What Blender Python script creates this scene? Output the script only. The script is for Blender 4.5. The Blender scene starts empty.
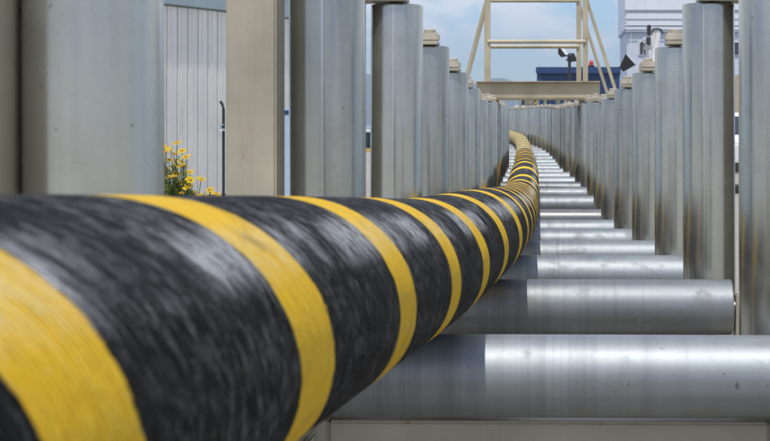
import bpy, bmesh, math, random
from mathutils import Vector, Matrix, noise as mnoise
random.seed(7)
R = math.radians
PI = math.pi
sc = bpy.context.scene
col = sc.collection
D = 0.17            # roller diameter (m)
S = 9.8 * D         # spacing of the roller stations
F = 1634.0          # focal length in photo pixels
VX, VY = 545.0, 122.0
GZ = -7.0 * D       # ground level, camera at z = 0

def at(px, py, y):
    return Vector(((px - VX) * y / F, y, (VY - py) * y / F))

# ------------------------------------------------------------------ node materials
def new_mat(name):
    m = bpy.data.materials.new(name); m.use_nodes = True
    nt = m.node_tree; b = nt.nodes['Principled BSDF']
    return m, nt, b

class NB:
    def __init__(s, nt): s.nt = nt
    def n(s, t, **k):
        nd = s.nt.nodes.new(t)
        for a, v in k.items(): setattr(nd, a, v)
        return nd
    def l(s, a, b): s.nt.links.new(a, b)
    def val(s, sock, v):
        if hasattr(v, 'is_output') or isinstance(v, bpy.types.NodeSocket): s.l(v, sock)
        else: sock.default_value = v
    def math(s, op, a, b=0.0, c=None, clamp=False):
        nd = s.n('ShaderNodeMath', operation=op); nd.use_clamp = clamp
        s.val(nd.inputs[0], a); s.val(nd.inputs[1], b)
        if c is not None: s.val(nd.inputs[2], c)
        return nd.outputs[0]
    def noise(s, vec, scale, detail=4, rough=.55, dist=0.0):
        nd = s.n('ShaderNodeTexNoise'); s.l(vec, nd.inputs['Vector'])
        nd.inputs['Scale'].default_value = scale; nd.inputs['Detail'].default_value = detail
        nd.inputs['Roughness'].default_value = rough; nd.inputs['Distortion'].default_value = dist
        return nd.outputs['Fac']
    def mapr(s, v, a, b, c=0.0, d=1.0):
        nd = s.n('ShaderNodeMapRange'); s.val(nd.inputs[0], v)
        for i, x in enumerate((a, b, c, d)): s.val(nd.inputs[i + 1], x)
        return nd.outputs[0]
    def mix(s, fac, a, b):
        nd = s.n('ShaderNodeMix', data_type='RGBA')
        s.val(nd.inputs[0], fac)
        for sock, v in ((nd.inputs[6], a), (nd.inputs[7], b)):
            if isinstance(v, tuple): sock.default_value = (*v, 1) if len(v) == 3 else v
            else: s.l(v, sock)
        return nd.outputs[2]
    def mapping(s, vec, scale=(1, 1, 1), loc=(0, 0, 0)):
        nd = s.n('ShaderNodeMapping'); s.l(vec, nd.inputs[0])
        nd.inputs['Scale'].default_value = scale; nd.inputs['Location'].default_value = loc
        return nd.outputs[0]
    def bump(s, h, strength, dist, b):
        nd = s.n('ShaderNodeBump'); s.l(h, nd.inputs['Height'])
        nd.inputs['Strength'].default_value = strength; nd.inputs['Distance'].default_value = dist
        s.l(nd.outputs[0], b.inputs['Normal'])

def obj_vec(q):
    """object coordinates moved by the object's random number, so that copies differ"""
    tc = q.n('ShaderNodeTexCoord'); oi = q.n('ShaderNodeObjectInfo')
    v = q.n('ShaderNodeVectorMath', operation='ADD')
    mul = q.math('MULTIPLY', oi.outputs['Random'], 37.0)
    cx = q.n('ShaderNodeCombineXYZ'); q.l(mul, cx.inputs[0]); q.l(mul, cx.inputs[1]); q.l(mul, cx.inputs[2])
    q.l(tc.outputs['Object'], v.inputs[0]); q.l(cx.outputs[0], v.inputs[1])
    return v.outputs[0], oi.outputs['Random'], tc.outputs['Object']

def galvanised(name, base, rough, dirt=.35, metal=.92, dark=1.0):
    m, nt, b = new_mat(name); q = NB(nt)
    v, rnd, raw = obj_vec(q)
    big = q.noise(v, 5, 5, .6)
    span = q.n('ShaderNodeTexVoronoi'); q.l(v, span.inputs['Vector']); span.inputs['Scale'].default_value = 110
    sp = q.n('ShaderNodeSeparateColor'); q.l(span.outputs['Color'], sp.inputs[0])
    fine = q.noise(v, 140, 3, .6)
    streak = q.noise(q.mapping(v, (24, 24, .8)), 1.5, 3, .5)
    tone = q.math('ADD', q.math('MULTIPLY', sp.outputs[0], .03), q.math('MULTIPLY', big, .45))
    tone = q.math('ADD', tone, q.math('MULTIPLY', streak, .42))
    tone = q.math('ADD', tone, q.math('MULTIPLY', rnd, .28))
    tone = q.math('ADD', tone, .30)
    bc = tuple(x * dark for x in base)
    hs = q.n('ShaderNodeVectorMath', operation='SCALE'); hs.inputs[0].default_value = bc; q.l(tone, hs.inputs['Scale'])
    dm = q.math('MULTIPLY', q.mapr(q.noise(v, 7, 6, .62, .4), .54, .78), dirt)
    c = q.mix(dm, hs.outputs[0], (.16, .135, .10))
    # grimy specks and drips
    sk = q.mapr(q.noise(v, 75, 2, .5), .74, .79)
    c = q.mix(q.math('MULTIPLY', sk, .55), c, (.07, .055, .04))
    # thin scratches round the tube
    sc_ = q.mapr(q.noise(q.mapping(v, (1.5, 1.5, 70)), 1.6, 2, .5, .3), .70, .735)
    c = q.mix(q.math('MULTIPLY', sc_, .16), c, (.10, .09, .08))
    if 'roller' in name:                                     # rub marks left by the cable, in rings round the roller
        zz = q.n('ShaderNodeSeparateXYZ'); q.l(raw, zz.inputs[0])
        cx = q.n('ShaderNodeCombineXYZ'); q.l(zz.outputs[2], cx.inputs[2]); q.l(q.math('MULTIPLY', rnd, 50.0), cx.inputs[0])
        ring = q.mapr(q.noise(cx.outputs[0], 22, 5, .7), .45, .72)
        ring = q.math('MULTIPLY', ring, q.mapr(q.math('ABSOLUTE', q.math('ADD', zz.outputs[2], .15)), .50, .12, .12, 1))
        c = q.mix(q.math('MULTIPLY', ring, .5), c, (.09, .085, .075))
        nick = q.mapr(q.noise(q.mapping(v, (60, 14, 40)), 1.0, 3, .6, .8), .70, .74)
        c = q.mix(q.math('MULTIPLY', nick, .55), c, (.07, .06, .05))
    # the weld seam along the tube
    s3 = q.n('ShaderNodeSeparateXYZ'); q.l(raw, s3.inputs[0])
    ang = q.math('ARCTAN2', s3.outputs[1], s3.outputs[0])
    seam = q.mapr(q.math('ABSOLUTE', ang), .012, .03, 1, 0)
    c = q.mix(q.math('MULTIPLY', seam, .45), c, (.62, .64, .62))
    q.l(c, b.inputs['Base Color'])
    q.val(b.inputs['Metallic'], q.math('SUBTRACT', metal, q.math('MULTIPLY', dm, metal * .85)))
    rr = q.math('ADD', q.math('MULTIPLY', big, .18), q.math('ADD', rough - .11, q.math('MULTIPLY', sp.outputs[1], .02)))
    q.val(b.inputs['Roughness'], q.math('ADD', rr, q.math('MULTIPLY', dm, .3)))
    h = q.math('MULTIPLY', streak, .45)
    h = q.math('ADD', h, q.math('MULTIPLY', seam, 1.1))
    q.bump(h, .07, .0010, b)
    return m

def painted(name, base, rough=.5, rust=.5, wear=.25, scale=1.0, spec=.4):
    m, nt, b = new_mat(name); q = NB(nt)
    v, rnd, raw = obj_vec(q)
    n1 = q.noise(v, 4 * scale, 6, .6)
    n2 = q.noise(v, 60 * scale, 3, .6)
    c = q.mix(q.mapr(n1, .3, .72), tuple(x * (1 - wear) for x in base), tuple(min(1, x * (1 + wear * .45)) for x in base))
    st = q.noise(q.mapping(v, (20 * scale, 20 * scale, 1.2 * scale)), 1.2, 4, .6)
    c = q.mix(q.math('MULTIPLY', q.mapr(st, .55, .8), .35), c, tuple(x * .55 for x in base))
    if rust:
        rm = q.mapr(q.noise(v, 11 * scale, 7, .68, .6), .635, .70)
        c = q.mix(q.math('MULTIPLY', rm, rust), c, q.mix(n2, (.13, .045, .012), (.27, .12, .03)))
    q.l(c, b.inputs['Base Color'])
    q.val(b.inputs['Roughness'], q.math('ADD', rough - .08, q.math('MULTIPLY', n1, .16)))
    b.inputs['Specular IOR Level'].default_value = spec
    q.bump(q.math('ADD', n2, q.math('MULTIPLY', n1, .6)), .12, .002, b)
    return m

def plain(name, base, rough=.5, metal=0.0, var=.12, scale=20):
    m, nt, b = new_mat(name); q = NB(nt)
    v, rnd, raw = obj_vec(q)
    n1 = q.noise(v, scale, 4)
    c = q.mix(n1, tuple(x * (1 - var) for x in base), tuple(min(1, x * (1 + var)) for x in base))
    q.l(c, b.inputs['Base Color']); b.inputs['Roughness'].default_value = rough; b.inputs['Metallic'].default_value = metal
    return m

PITCH = 3.9
PHASE = .525
def cable_mat():
    m, nt, b = new_mat('cable_serving'); q = NB(nt)
    a = q.n('ShaderNodeAttribute', attribute_name='cab')
    x = q.n('ShaderNodeSeparateXYZ'); q.l(a.outputs['Vector'], x.inputs[0])
    s, th = x.outputs[0], x.outputs[1]              # length in D, angle in turns (0 under the cable)
    tn = q.math('MULTIPLY', th, 2 * PI)
    sp = q.math('SUBTRACT', s, q.math('MULTIPLY', th, PITCH))
    ca, sa = q.math('COSINE', tn), q.math('SINE', tn)
    def vec(fs, ft):
        cx = q.n('ShaderNodeCombineXYZ')
        q.l(q.math('MULTIPLY', sp, fs), cx.inputs[0]); q.l(q.math('MULTIPLY', ca, ft), cx.inputs[1]); q.l(q.math('MULTIPLY', sa, ft), cx.inputs[2])
        return cx.outputs[0]
    yarn = q.noise(vec(7, 1.1), 2.0, 5, .72, .15)       # yarns laid along the helix
    yarn2 = q.noise(vec(16, 3.4), 2.0, 4, .72, .1)
    patch = q.noise(vec(.55, .9), 1.6, 4, .6)
    scuff = q.noise(vec(4.5, 2.6), 2.2, 6, .78, .3)
    edge = q.math('MULTIPLY', q.math('SUBTRACT', yarn, .5), .05)
    se = q.math('ADD', q.math('MINIMUM', s, 62.0), q.math('MULTIPLY', q.math('MAXIMUM', q.math('SUBTRACT', s, 62.0), 0.0), .5))   # longer lay further off
    se = q.math('SUBTRACT', se, q.math('MULTIPLY', q.math('MAXIMUM', q.math('SUBTRACT', 7.5, s), 0.0), .10))
    ss = q.math('SUBTRACT', se, q.math('MULTIPLY', th, PITCH))
    fr = q.math('FRACT', q.math('ADD', q.math('DIVIDE', ss, PITCH), q.math('ADD', edge, 100.0)))
    # width of the yellow band: about a quarter of the lay, most of it on the far stretch
    w = q.mapr(s, 138, 150, .126, .31)
    dist = q.math('ABSOLUTE', q.math('SUBTRACT', fr, 0.0))
    dist = q.math('ABSOLUTE', q.math('SUBTRACT', q.math('FRACT', q.math('ADD', fr, 1.5 - PHASE)), .5))
    band = q.math('LESS_THAN', dist, w)
    # far stretch: pale yellow serving with thin dark lines
    fr2 = q.math('FRACT', q.math('ADD', q.math('DIVIDE', ss, PITCH * 1.1), q.math('ADD', edge, 100.0)))
    thin = q.math('GREATER_THAN', fr2, .36)
    far = q.math('GREATER_THAN', ss, 98.5)
    band = q.math('ADD', q.math('MULTIPLY', band, q.math('SUBTRACT', 1.0, far)), q.math('MULTIPLY', thin, far))
    # single yarns of the serving
    wob = q.math('MULTIPLY', q.noise(vec(1.2, .8), 2.0, 3, .5), 7.0)
    near = q.mapr(s, 22, 55, 1, 0)
    grv = q.math('POWER', q.math('ABSOLUTE', q.math('SINE', q.math('ADD', q.math('MULTIPLY', sp, PI / .055), wob))), .6)
    groove = q.math('MULTIPLY', q.mapr(grv, .75, .25, 0, 1), near)
    grey = q.mapr(q.math('ADD', q.math('MULTIPLY', yarn2, .5), q.math('MULTIPLY', scuff, .5)), .50, .62)
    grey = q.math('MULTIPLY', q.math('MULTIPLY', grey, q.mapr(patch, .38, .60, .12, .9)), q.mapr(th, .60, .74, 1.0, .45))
    # sky sheen painted pale along the cable's upper right shoulder, broken by scuffs
    painted_sheen = q.math('MULTIPLY', q.mapr(q.math('ABSOLUTE', q.math('SUBTRACT', th, q.math('ADD', .60, q.math('MULTIPLY', yarn, .07)))), .045, .012, 0, 1),
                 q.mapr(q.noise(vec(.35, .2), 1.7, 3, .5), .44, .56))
    painted_sheen = q.math('MULTIPLY', painted_sheen, q.mapr(scuff, .40, .56, .12, 1))
    blk = q.mix(grey, (.0055, .0055, .006), (.40, .405, .415))
    blk = q.mix(q.math('MULTIPLY', painted_sheen, .85), blk, (.66, .67, .69))
    blk = q.mix(q.math('MULTIPLY', groove, .55), blk, (.003, .003, .003))
    yel = q.mix(q.mapr(yarn, .25, .75), (.90, .50, .010), (.97, .68, .05))
    yel = q.mix(q.math('MULTIPLY', q.mapr(scuff, .58, .74), .35), yel, (.90, .80, .48))
    yel = q.mix(q.math('MULTIPLY', q.mapr(yarn2, .60, .74), .4), yel, (.36, .20, .04))
    yel = q.mix(q.math('MULTIPLY', painted_sheen, .35), yel, (.90, .84, .62))
    yel = q.mix(q.math('MULTIPLY', groove, .30), yel, (.40, .21, .01))
    grime = q.mapr(q.noise(vec(1.3, 1.6), 1.6, 5, .65, .3), .56, .74)
    yel = q.mix(q.math('MULTIPLY', grime, .5), yel, (.20, .13, .04))
    far_y = q.mix(q.mapr(yarn, .3, .7), (.52, .40, .14), (.68, .55, .26))
    yel = q.mix(far, yel, far_y)
    far_d = q.mix(far, blk, (.05, .042, .03))
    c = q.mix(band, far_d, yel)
    fuzz = q.mapr(q.noise(vec(18, 7), 2.4, 3, .6), .69, .74)
    c = q.mix(q.math('MULTIPLY', fuzz, .7), c, (.60, .60, .61))
    df = q.n('ShaderNodeBsdfDiffuse'); df.inputs['Roughness'].default_value = .6; q.l(c, df.inputs['Color'])
    gl = q.n('ShaderNodeBsdfGlossy'); q.val(gl.inputs['Roughness'], q.math('ADD', .16, q.math('MULTIPLY', scuff, .22)))
    lw = q.n('ShaderNodeLayerWeight'); lw.inputs['Blend'].default_value = .5
    fac = q.math('MULTIPLY', q.mapr(lw.outputs['Facing'], .40, .95, .010, .085), q.mapr(yarn2, .35, .65, .4, 1.5))
    mx = q.n('ShaderNodeMixShader'); q.l(fac, mx.inputs[0]); q.l(df.outputs[0], mx.inputs[1]); q.l(gl.outputs[0], mx.inputs[2])
    q.l(mx.outputs[0], nt.nodes['Material Output'].inputs[0])
    nt.nodes.remove(b)
    h = q.math('ADD', q.math('MULTIPLY', yarn, .7), q.math('MULTIPLY', yarn2, .5))
    h = q.math('ADD', h, q.math('MULTIPLY', groove, -.35))
    bp = q.n('ShaderNodeBump'); q.l(h, bp.inputs['Height']); bp.inputs['Strength'].default_value = .9; bp.inputs['Distance'].default_value = .010
    for nd in (df, gl): q.l(bp.outputs[0], nd.inputs['Normal'])
    return m

M = {}
M['galv'] = galvanised('galvanised_steel', (.385, .39, .35), .26, .24, .86)
M['galv_roll'] = galvanised('galvanised_roller', (.325, .35, .365), .58, .5, .82)
_b = M['galv_roll'].node_tree.nodes['Principled BSDF']; _b.inputs['Coat Weight'].default_value = .0; _b.inputs['Coat Roughness'].default_value = .16
M['galv_dull'] = galvanised('dull_galvanised_steel', (.22, .22, .22), .42, .5, .5)
M['beige'] = painted('beige_paint', (.43, .39, .30), .42, .85)
M['beige_cap'] = painted('beige_cap_paint', (.52, .47, .38), .5, .9, .35, 2.0)
M['gantry'] = painted('beige_gantry_paint', (.47, .41, .285), .42, .5)
M['steel'] = plain('bare_shaft_steel', (.35, .33, .30), .4, .9)
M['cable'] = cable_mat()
M['black'] = plain('black_housing', (.02, .02, .022), .4)
M['glass'] = plain('dark_glass', (.03, .04, .05), .08)
M['lens'] = plain('lamp_lens', (.55, .57, .58), .15)
M['shed'] = painted('grey_sheet_wall', (.76, .74, .69), .55, .0, .10, .4)
M['shed_trim'] = painted('blue_grey_trim', (.42, .50, .52), .5, .0, .1, .5)
M['shed_roof'] = painted('shed_roof_sheet', (.33, .35, .36), .5, .0, .15, .5)
M['pale_blue'] = painted('pale_blue_paint', (.40, .50, .62), .5, .0, .08, .6)
M['blue'] = painted('blue_container_paint', (.013, .04, .125), .5, .15, .2, .3)
M['blue_edge'] = painted('blue_edge_paint', (.017, .05, .15), .5, .15, .2, .3)
M['red'] = plain('red_lens', (.55, .03, .02), .3)
M['ship'] = painted('ship_white_paint', (.76, .78, .82), .5, .12, .07, .12)
M['ship_grey'] = painted('ship_grey_paint', (.62, .65, .71), .5, .15, .08, .12)
M['white'] = painted('white_paint', (.78, .78, .77), .4, .0, .06, .5)
M['tan'] = painted('tan_paint', (.42, .35, .24), .55, .2, .12, .2)
M['green'] = painted('dark_green_hull', (.012, .045, .03), .45, .1, .2, .1)
M['yellow'] = painted('yellow_paint', (.62, .42, .06), .45, .1, .12, 1.0)
M['tyre'] = plain('tyre_rubber', (.02, .02, .02), .8)
M['alu'] = plain('aluminium', (.6, .6, .6), .35, .8)
M['orange'] = plain('orange_lens', (.7, .22, .02), .3)
M['petal'] = plain('yellow_petal', (.80, .60, .012), .55, 0, .12, 60)
_q = NB(M['petal'].node_tree); _b = _q.nt.nodes['Principled BSDF']; _t = _q.n('ShaderNodeBsdfTranslucent'); _t.inputs[0].default_value = (.85, .62, .02, 1)
_m = _q.n('ShaderNodeMixShader'); _m.inputs[0].default_value = .45; _q.l(_b.outputs[0], _m.inputs[1]); _q.l(_t.outputs[0], _m.inputs[2])
_q.l(_m.outputs[0], _q.nt.nodes['Material Output'].inputs[0])
M['disc'] = plain('flower_disc', (.45, .22, .01), .7, 0, .25, 200)
M['stem'] = plain('green_stem', (.07, .11, .03), .6, 0, .25, 60)
M['leaf'] = plain('feathery_leaf', (.16, .22, .055), .6, 0, .3, 40)
M['hose'] = plain('yellow_hose', (.55, .40, .08), .5)

def ground_mat():
    m, nt, b = new_mat('concrete'); q = NB(nt)
    tc = q.n('ShaderNodeTexCoord').outputs['Object']
    a = q.noise(tc, .35, 6, .6); f = q.noise(tc, 30, 4, .7); p = q.noise(tc, 3, 5, .6)
    c = q.mix(a, (.25, .23, .195), (.36, .335, .29))
    c = q.mix(q.math('MULTIPLY', q.mapr(p, .5, .75), .5), c, (.17, .155, .13))
    c = q.mix(q.math('MULTIPLY', q.mapr(f, .5, .8), .35), c, (.42, .40, .36))
    q.l(c, b.inputs['Base Color']); b.inputs['Roughness'].default_value = .85
    q.bump(f, .4, .004, b)
    return m
def water_mat():
    m, nt, b = new_mat('sea_water'); q = NB(nt)
    tc = q.n('ShaderNodeTexCoord').outputs['Object']
    f = q.noise(q.mapping(tc, (.5, 1.2, 1)), .8, 6, .6)
    b.inputs['Base Color'].default_value = (.05, .10, .14, 1); b.inputs['Roughness'].default_value = .25
    q.bump(f, .4, .3, b)
    return m
def hill_mat():
    m, nt, b = new_mat('far_hill'); q = NB(nt)
    tc = q.n('ShaderNodeTexCoord').outputs['Object']
    q.l(q.mix(q.noise(tc, .01, 6, .6), (.05, .065, .045), (.12, .11, .08)), b.inputs['Base Color'])
    b.inputs['Roughness'].default_value = .95
    return m
M['ground'] = ground_mat(); M['water'] = water_mat(); M['hill'] = hill_mat()

# ------------------------------------------------------------------ mesh helpers
def obj(name, bm, mat, parent=None, smooth=None):
    me = bpy.data.meshes.new(name)
    bmesh.ops.recalc_face_normals(bm, faces=bm.faces)
    bm.to_mesh(me); bm.free()
    me.materials.append(mat)
    o = bpy.data.objects.new(name, me); col.objects.link(o)
    if smooth is not None:
        me.shade_smooth()
        me.set_sharp_from_angle(angle=R(smooth))
    if parent is not None: o.parent = parent
    return o
def tag(o, label=None, cat=None, group=None, kind=None):
    if label: o['label'] = label
    if cat: o['category'] = cat
    if group: o['group'] = group
    if kind: o['kind'] = kind
    return o
def thing(name, label, cat, loc=(0, 0, 0), rz=0.0, group=None):
    o = bpy.data.objects.new(name, None); col.objects.link(o)
    o.empty_display_size = .1
    o.location = loc; o.rotation_euler = (0, 0, rz)
    return tag(o, label, cat, group)
def box(bm, x0, x1, y0, y1, z0, z1, bev=0.0, mat=None):
    t = bmesh.new()
    bmesh.ops.create_cube(t, size=1)
    for v in t.verts:
        v.co = Vector((x0 + (v.co.x + .5) * (x1 - x0), y0 + (v.co.y + .5) * (y1 - y0), z0 + (v.co.z + .5) * (z1 - z0)))
    if bev: bmesh.ops.bevel(t, geom=t.edges[:], offset=bev, segments=2, affect='EDGES')
    if mat is not None: bmesh.ops.transform(t, matrix=mat, verts=t.verts)
    merge(bm, t)
def merge(bm, t):
    me = bpy.data.meshes.new('tmp'); t.to_mesh(me); t.free(); bm.from_mesh(me); bpy.data.meshes.remove(me)
def frame_to(p0, p1):
    z = (Vector(p1) - Vector(p0)); L = z.length; z.normalize()
    x = Vector((0, 0, 1)).cross(z) if abs(z.z) < .99 else Vector((1, 0, 0))
    x.normalize(); y = z.cross(x)
    return Matrix((x, y, z)).transposed().to_4x4(), L
def lathe(bm, prof, seg=48, mat=None):
    """prof: (r, z) pairs from bottom to top, turned about z"""
    rings = []; vs_all = []
    for r, z in prof:
        if r < 1e-7:
            v = bm.verts.new((0, 0, z)); rings.append([v]); vs_all.append(v)
        else:
            ring = [bm.verts.new((r * math.cos(2 * PI * i / seg), r * math.sin(2 * PI * i / seg), z)) for i in range(seg)]
            rings.append(ring); vs_all += ring
    for a, b in zip(rings, rings[1:]):
        for i in range(seg):
            j = (i + 1) % seg
            if len(a) == 1 and len(b) == 1: continue
            if len(a) == 1: bm.faces.new((a[0], b[i], b[j]))
            elif len(b) == 1: bm.faces.new((a[i], a[j], b[0]))
            else: bm.faces.new((a[i], a[j], b[j], b[i]))
    if mat is not None: bmesh.ops.transform(bm, matrix=mat, verts=vs_all)
def rod(bm, p0, p1, r, seg=12, bev=0.0):
    m, L = frame_to(p0, p1); m = Matrix.Translation(Vector(p0)) @ m
    pr = [(0, 0), (r - bev, 0)] + ([(r, bev), (r, L - bev)] if bev else [(r, L)]) + [(r - bev, L), (0, L)]
    if not bev: pr = [(0, 0), (r, 0), (r, L), (0, L)]
    lathe(bm, pr, seg, m)
def bar(bm, p0, p1, w, h, bev=0.0):
    m, L = frame_to(p0, p1); m = Matrix.Translation(Vector(p0)) @ m
    box(bm, -w / 2, w / 2, -h / 2, h / 2, 0, L, bev, m)
def tube(bm, pts, r, seg=8):
    rings = []
    for i, p in enumerate(pts):
        a = pts[max(0, i - 1)]; b = pts[min(len(pts) - 1, i + 1)]
        m, _ = frame_to(a, b)
        rr = r(i) if callable(r) else r
        rings.append([bm.verts.new(Vector(p) + m.to_3x3() @ Vector((rr * math.cos(2 * PI * k / seg), rr * math.sin(2 * PI * k / seg), 0))) for k in range(seg)])
    for a, b in zip(rings, rings[1:]):
        for i in range(seg):
            bm.faces.new((a[i], a[(i + 1) % seg], b[(i + 1) % seg], b[i]))
    bm.faces.new(rings[0]); bm.faces.new(rings[-1])
def interp(tab, x):
    """smooth (Catmull-Rom) look-up in a table of (x, y)"""
    if x <= tab[0][0]: return tab[0][1] + (x - tab[0][0]) * (tab[1][1] - tab[0][1]) / (tab[1][0] - tab[0][0])
    if x >= tab[-1][0]: return tab[-1][1] + (x - tab[-1][0]) * (tab[-1][1] - tab[-2][1]) / (tab[-1][0] - tab[-2][0])
    for i in range(len(tab) - 1):
        if tab[i][0] <= x <= tab[i + 1][0]: break
    x0, y0 = tab[i]; x1, y1 = tab[i + 1]; h = x1 - x0
    def slope(k):
        a = tab[max(0, k - 1)]; b = tab[min(len(tab) - 1, k + 1)]
        return (b[1] - a[1]) / (b[0] - a[0])
    t = (x - x0) / h
    return ((2*t**3 - 3*t*t + 1) * y0 + (t**3 - 2*t*t + t) * h * slope(i) + (-2*t**3 + 3*t*t) * y1 + (t**3 - t*t) * h * slope(i + 1))
ORD = ['first', 'second', 'third', 'fourth', 'fifth', 'sixth', 'seventh', 'eighth', 'ninth', 'tenth', 'eleventh', 'twelfth',
       'thirteenth', 'fourteenth', 'fifteenth', 'sixteenth', 'seventeenth', 'eighteenth', 'nineteenth', 'twentieth',
       'twenty-first', 'twenty-second', 'twenty-third', 'twenty-fourth', 'twenty-fifth', 'twenty-sixth', 'twenty-seventh',
       'twenty-eighth', 'twenty-ninth', 'thirtieth', 'thirty-first', 'thirty-second']

# ------------------------------------------------------------------ the roller track
# centre line of the track: sideways offset C and height Z of the roller axes, in D, at station d
C_T = [(0, -.45), (1.2, -.23), (2.2, .08), (3.2, .14), (4.2, .18), (5.2, .17), (6.2, .1), (7.2, -.05), (8.2, -.12), (9.2, -.22), (10.2, -.38),
       (11.2, -.55), (12.2, -.8), (13.2, -1.1), (14, -1.28), (16, -1.5), (18, -2.0), (20, -2.8), (22, -3.9), (24, -5.0), (26, -6.5), (28, -8.0), (30, -9.9), (33, -13)]
Z_T = [(0, -2.15), (1.03, -2.62), (2.03, -3.09), (3.03, -3.36), (4.03, -3.72), (5.03, -4.07), (6.03, -4.36), (7.03, -4.62), (8.03, -4.70), (9.03, -4.50),
       (10.03, -4.42), (11, -4.46), (12, -4.46), (13, -4.42), (14, -4.40), (16, -4.36), (17, -4.30), (18, -4.16), (19, -4.0), (20, -3.88), (22, -3.74), (24, -3.66), (26, -3.56), (28, -3.46), (30, -3.4), (33, -3.3)]
def Cx(d): return interp(C_T, d)
def Zc(d): return interp(Z_T, d)
L_T = [(1.2, -3.26), (2.2, -2.87), (3.2, -2.86), (4.2, -2.9), (5.2, -2.87), (6.2, -2.9), (7.2, -2.97), (8.2, -3.05), (9.2, -3.13), (10.2, -3.22), (11.2, -3.32), (12.2, -3.4), (13.2, -3.47), (14.2, -3.55)]
R_T = [(2.2, 3.05), (3.2, 3.15), (4.2, 3.26), (5.2, 3.21), (6.2, 3.06), (7.2, 2.92), (8.2, 2.89), (9.2, 2.81), (10.2, 2.67), (11.2, 2.5), (12.2, 2.3)]
def row_off(s, dp):
    tab = L_T if s < 0 else R_T
    if dp <= tab[-1][0] + .01: return s * (interp(tab, dp) - Cx(dp))
    return 3.03
def yaw(d): return -math.atan((Cx(d + .5) - Cx(d - .5)) / 9.8)
def P(d, x=0.0, z=0.0):
    """point beside the track's centre line at station d"""
    a = yaw(d)
    return Vector((Cx(d) * D + x * D * math.cos(a), d * S + x * D * math.sin(a), (Zc(d) + z) * D))

# master meshes -----------------------------------------------------
r = D / 2
def cross_roller_meshes():
    L = 3.25 * D
    bm = bmesh.new(); c = .018 * D
    lathe(bm, [(0, -L + .06 * D), (r * .86, -L + .06 * D), (r * .88, -L), (r - c, -L), (r, -L + c), (r, L - c), (r - c, L), (r * .88, L), (r * .86, L - .06 * D), (0, L - .06 * D)], 72)
    a = obj('tube', bm, M['galv_roll'], None, 30)
    bm = bmesh.new()
    lathe(bm, [(0, -3.40 * D), (.13 * D, -3.40 * D), (.13 * D, 3.40 * D), (0, 3.40 * D)], 20)
    b = obj('shaft', bm, M['steel'], None, 30)
    return a, b
def upright_meshes():
    z0, z1 = -.62 * D, 5.6 * D; c = .045 * D
    bm = bmesh.new()
    lathe(bm, [(0, z0 + .05 * D), (r * .84, z0 + .05 * D), (r * .86, z0), (r - c, z0), (r, z0 + c), (r, z1 - c), (r - c * .3, z1 - c * .3), (r - c, z1), (r * .86, z1), (r * .84, z1 - .05 * D), (0, z1 - .05 * D)], 72)
    a = obj('tube', bm, M['galv'], None, 30)
    bm = bmesh.new()
    lathe(bm, [(0, z0 - .14 * D), (.15 * D, z0 - .14 * D), (.15 * D, z1 + .03 * D), (0, z1 + .03 * D)], 20)
    b = obj('shaft', bm, M['steel'], None, 30)
    return a, b
def frame_meshes():
    out = {}
    bm = bmesh.new()                                            # channel under the cross roller
    box(bm, -2.68 * D, 2.68 * D, -.06 * D, -.005 * D, -1.25 * D, -.545 * D, .006)
    box(bm, -2.68 * D, 2.68 * D, -.008 * D, .42 * D, -.60 * D, -.548 * D, .004)
    box(bm, -2.68 * D, 2.68 * D, -.008 * D, .42 * D, -1.248 * D, -1.19 * D, .004)
    out['beam'] = obj('beam', bm, M['beige'], None, 40)
    bm = bmesh.new(); box(bm, -.085 * D, .085 * D, -.09 * D, .45 * D, -1.29 * D, -.535 * D, .004)
    out['end_plate'] = obj('end_plate', bm, M['beige'], None, 40)
    bm = bmesh.new()                                            # side rail, a U section along the track
    box(bm, -.62 * D, .62 * D, -.9 * D, 8.8 * D, -.86 * D, -.80 * D, .004)
    box(bm, -.62 * D, -.55 * D, -.9 * D, 8.8 * D, -1.40 * D, -.858 * D, .004)
    box(bm, .55 * D, .62 * D, -.9 * D, 8.8 * D, -1.40 * D, -.858 * D, .004)
    out['side_rail'] = obj('side_rail', bm, M['beige'], None, 40)
    bm = bmesh.new(); box(bm, -.3 * D, .3 * D, -.3 * D, .3 * D, -1.0, 0, .006)
    out['leg'] = obj('leg', bm, M['beige'], None, 40)
    bm = bmesh.new()                                            # square column behind an upright
    box(bm, -.325 * D, .325 * D, 1.0 * D, 1.62 * D, -.80 * D, 5.95 * D, .005)
    out['column'] = obj('column', bm, M['beige'], None, 40)
    bm = bmesh.new()                                            # arm from the column top over the upright (left side; +x inwards)
    box(bm, -.1 * D, 1.14 * D, 1.06 * D, 1.90 * D, 5.64 * D, 5.73 * D, .003)
    out['arm'] = obj('arm', bm, M['beige'], None, 40)
    bm = bmesh.new()
    box(bm, .45 * D, 1.14 * D, 1.40 * D, 1.92 * D, 5.733 * D, 5.955 * D, .008)
    out['bearing_block'] = obj('bearing_block', bm, M['beige_cap'], None, 40)
    bm = bmesh.new()
    lathe(bm, [(0, 5.955 * D), (.14 * D, 5.955 * D), (.15 * D, 5.97 * D), (.15 * D, 6.04 * D), (.13 * D, 6.06 * D), (0, 6.06 * D)], 6, Matrix.Translation((.9 * D, 1.66 * D, 0)))
    out['bolt'] = obj('bolt', bm, M['beige_cap'], None, 40)
    bm = bmesh.new()                                            # plate that carries a roller end
    box(bm, 3.31 * D, 3.41 * D, -.27 * D, .27 * D, -.79 * D, .26 * D, .004)
    out['end_bracket'] = obj('end_bracket', bm, M['beige'], None, 40)
    bm = bmesh.new()
    rod(bm, (3.41 * D, 0, .05 * D), (3.48 * D, 0, .05 * D), .12 * D, 6)
    out['bracket_nut'] = obj('bracket_nut', bm, M['steel'], None, 40)
    return out
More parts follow.
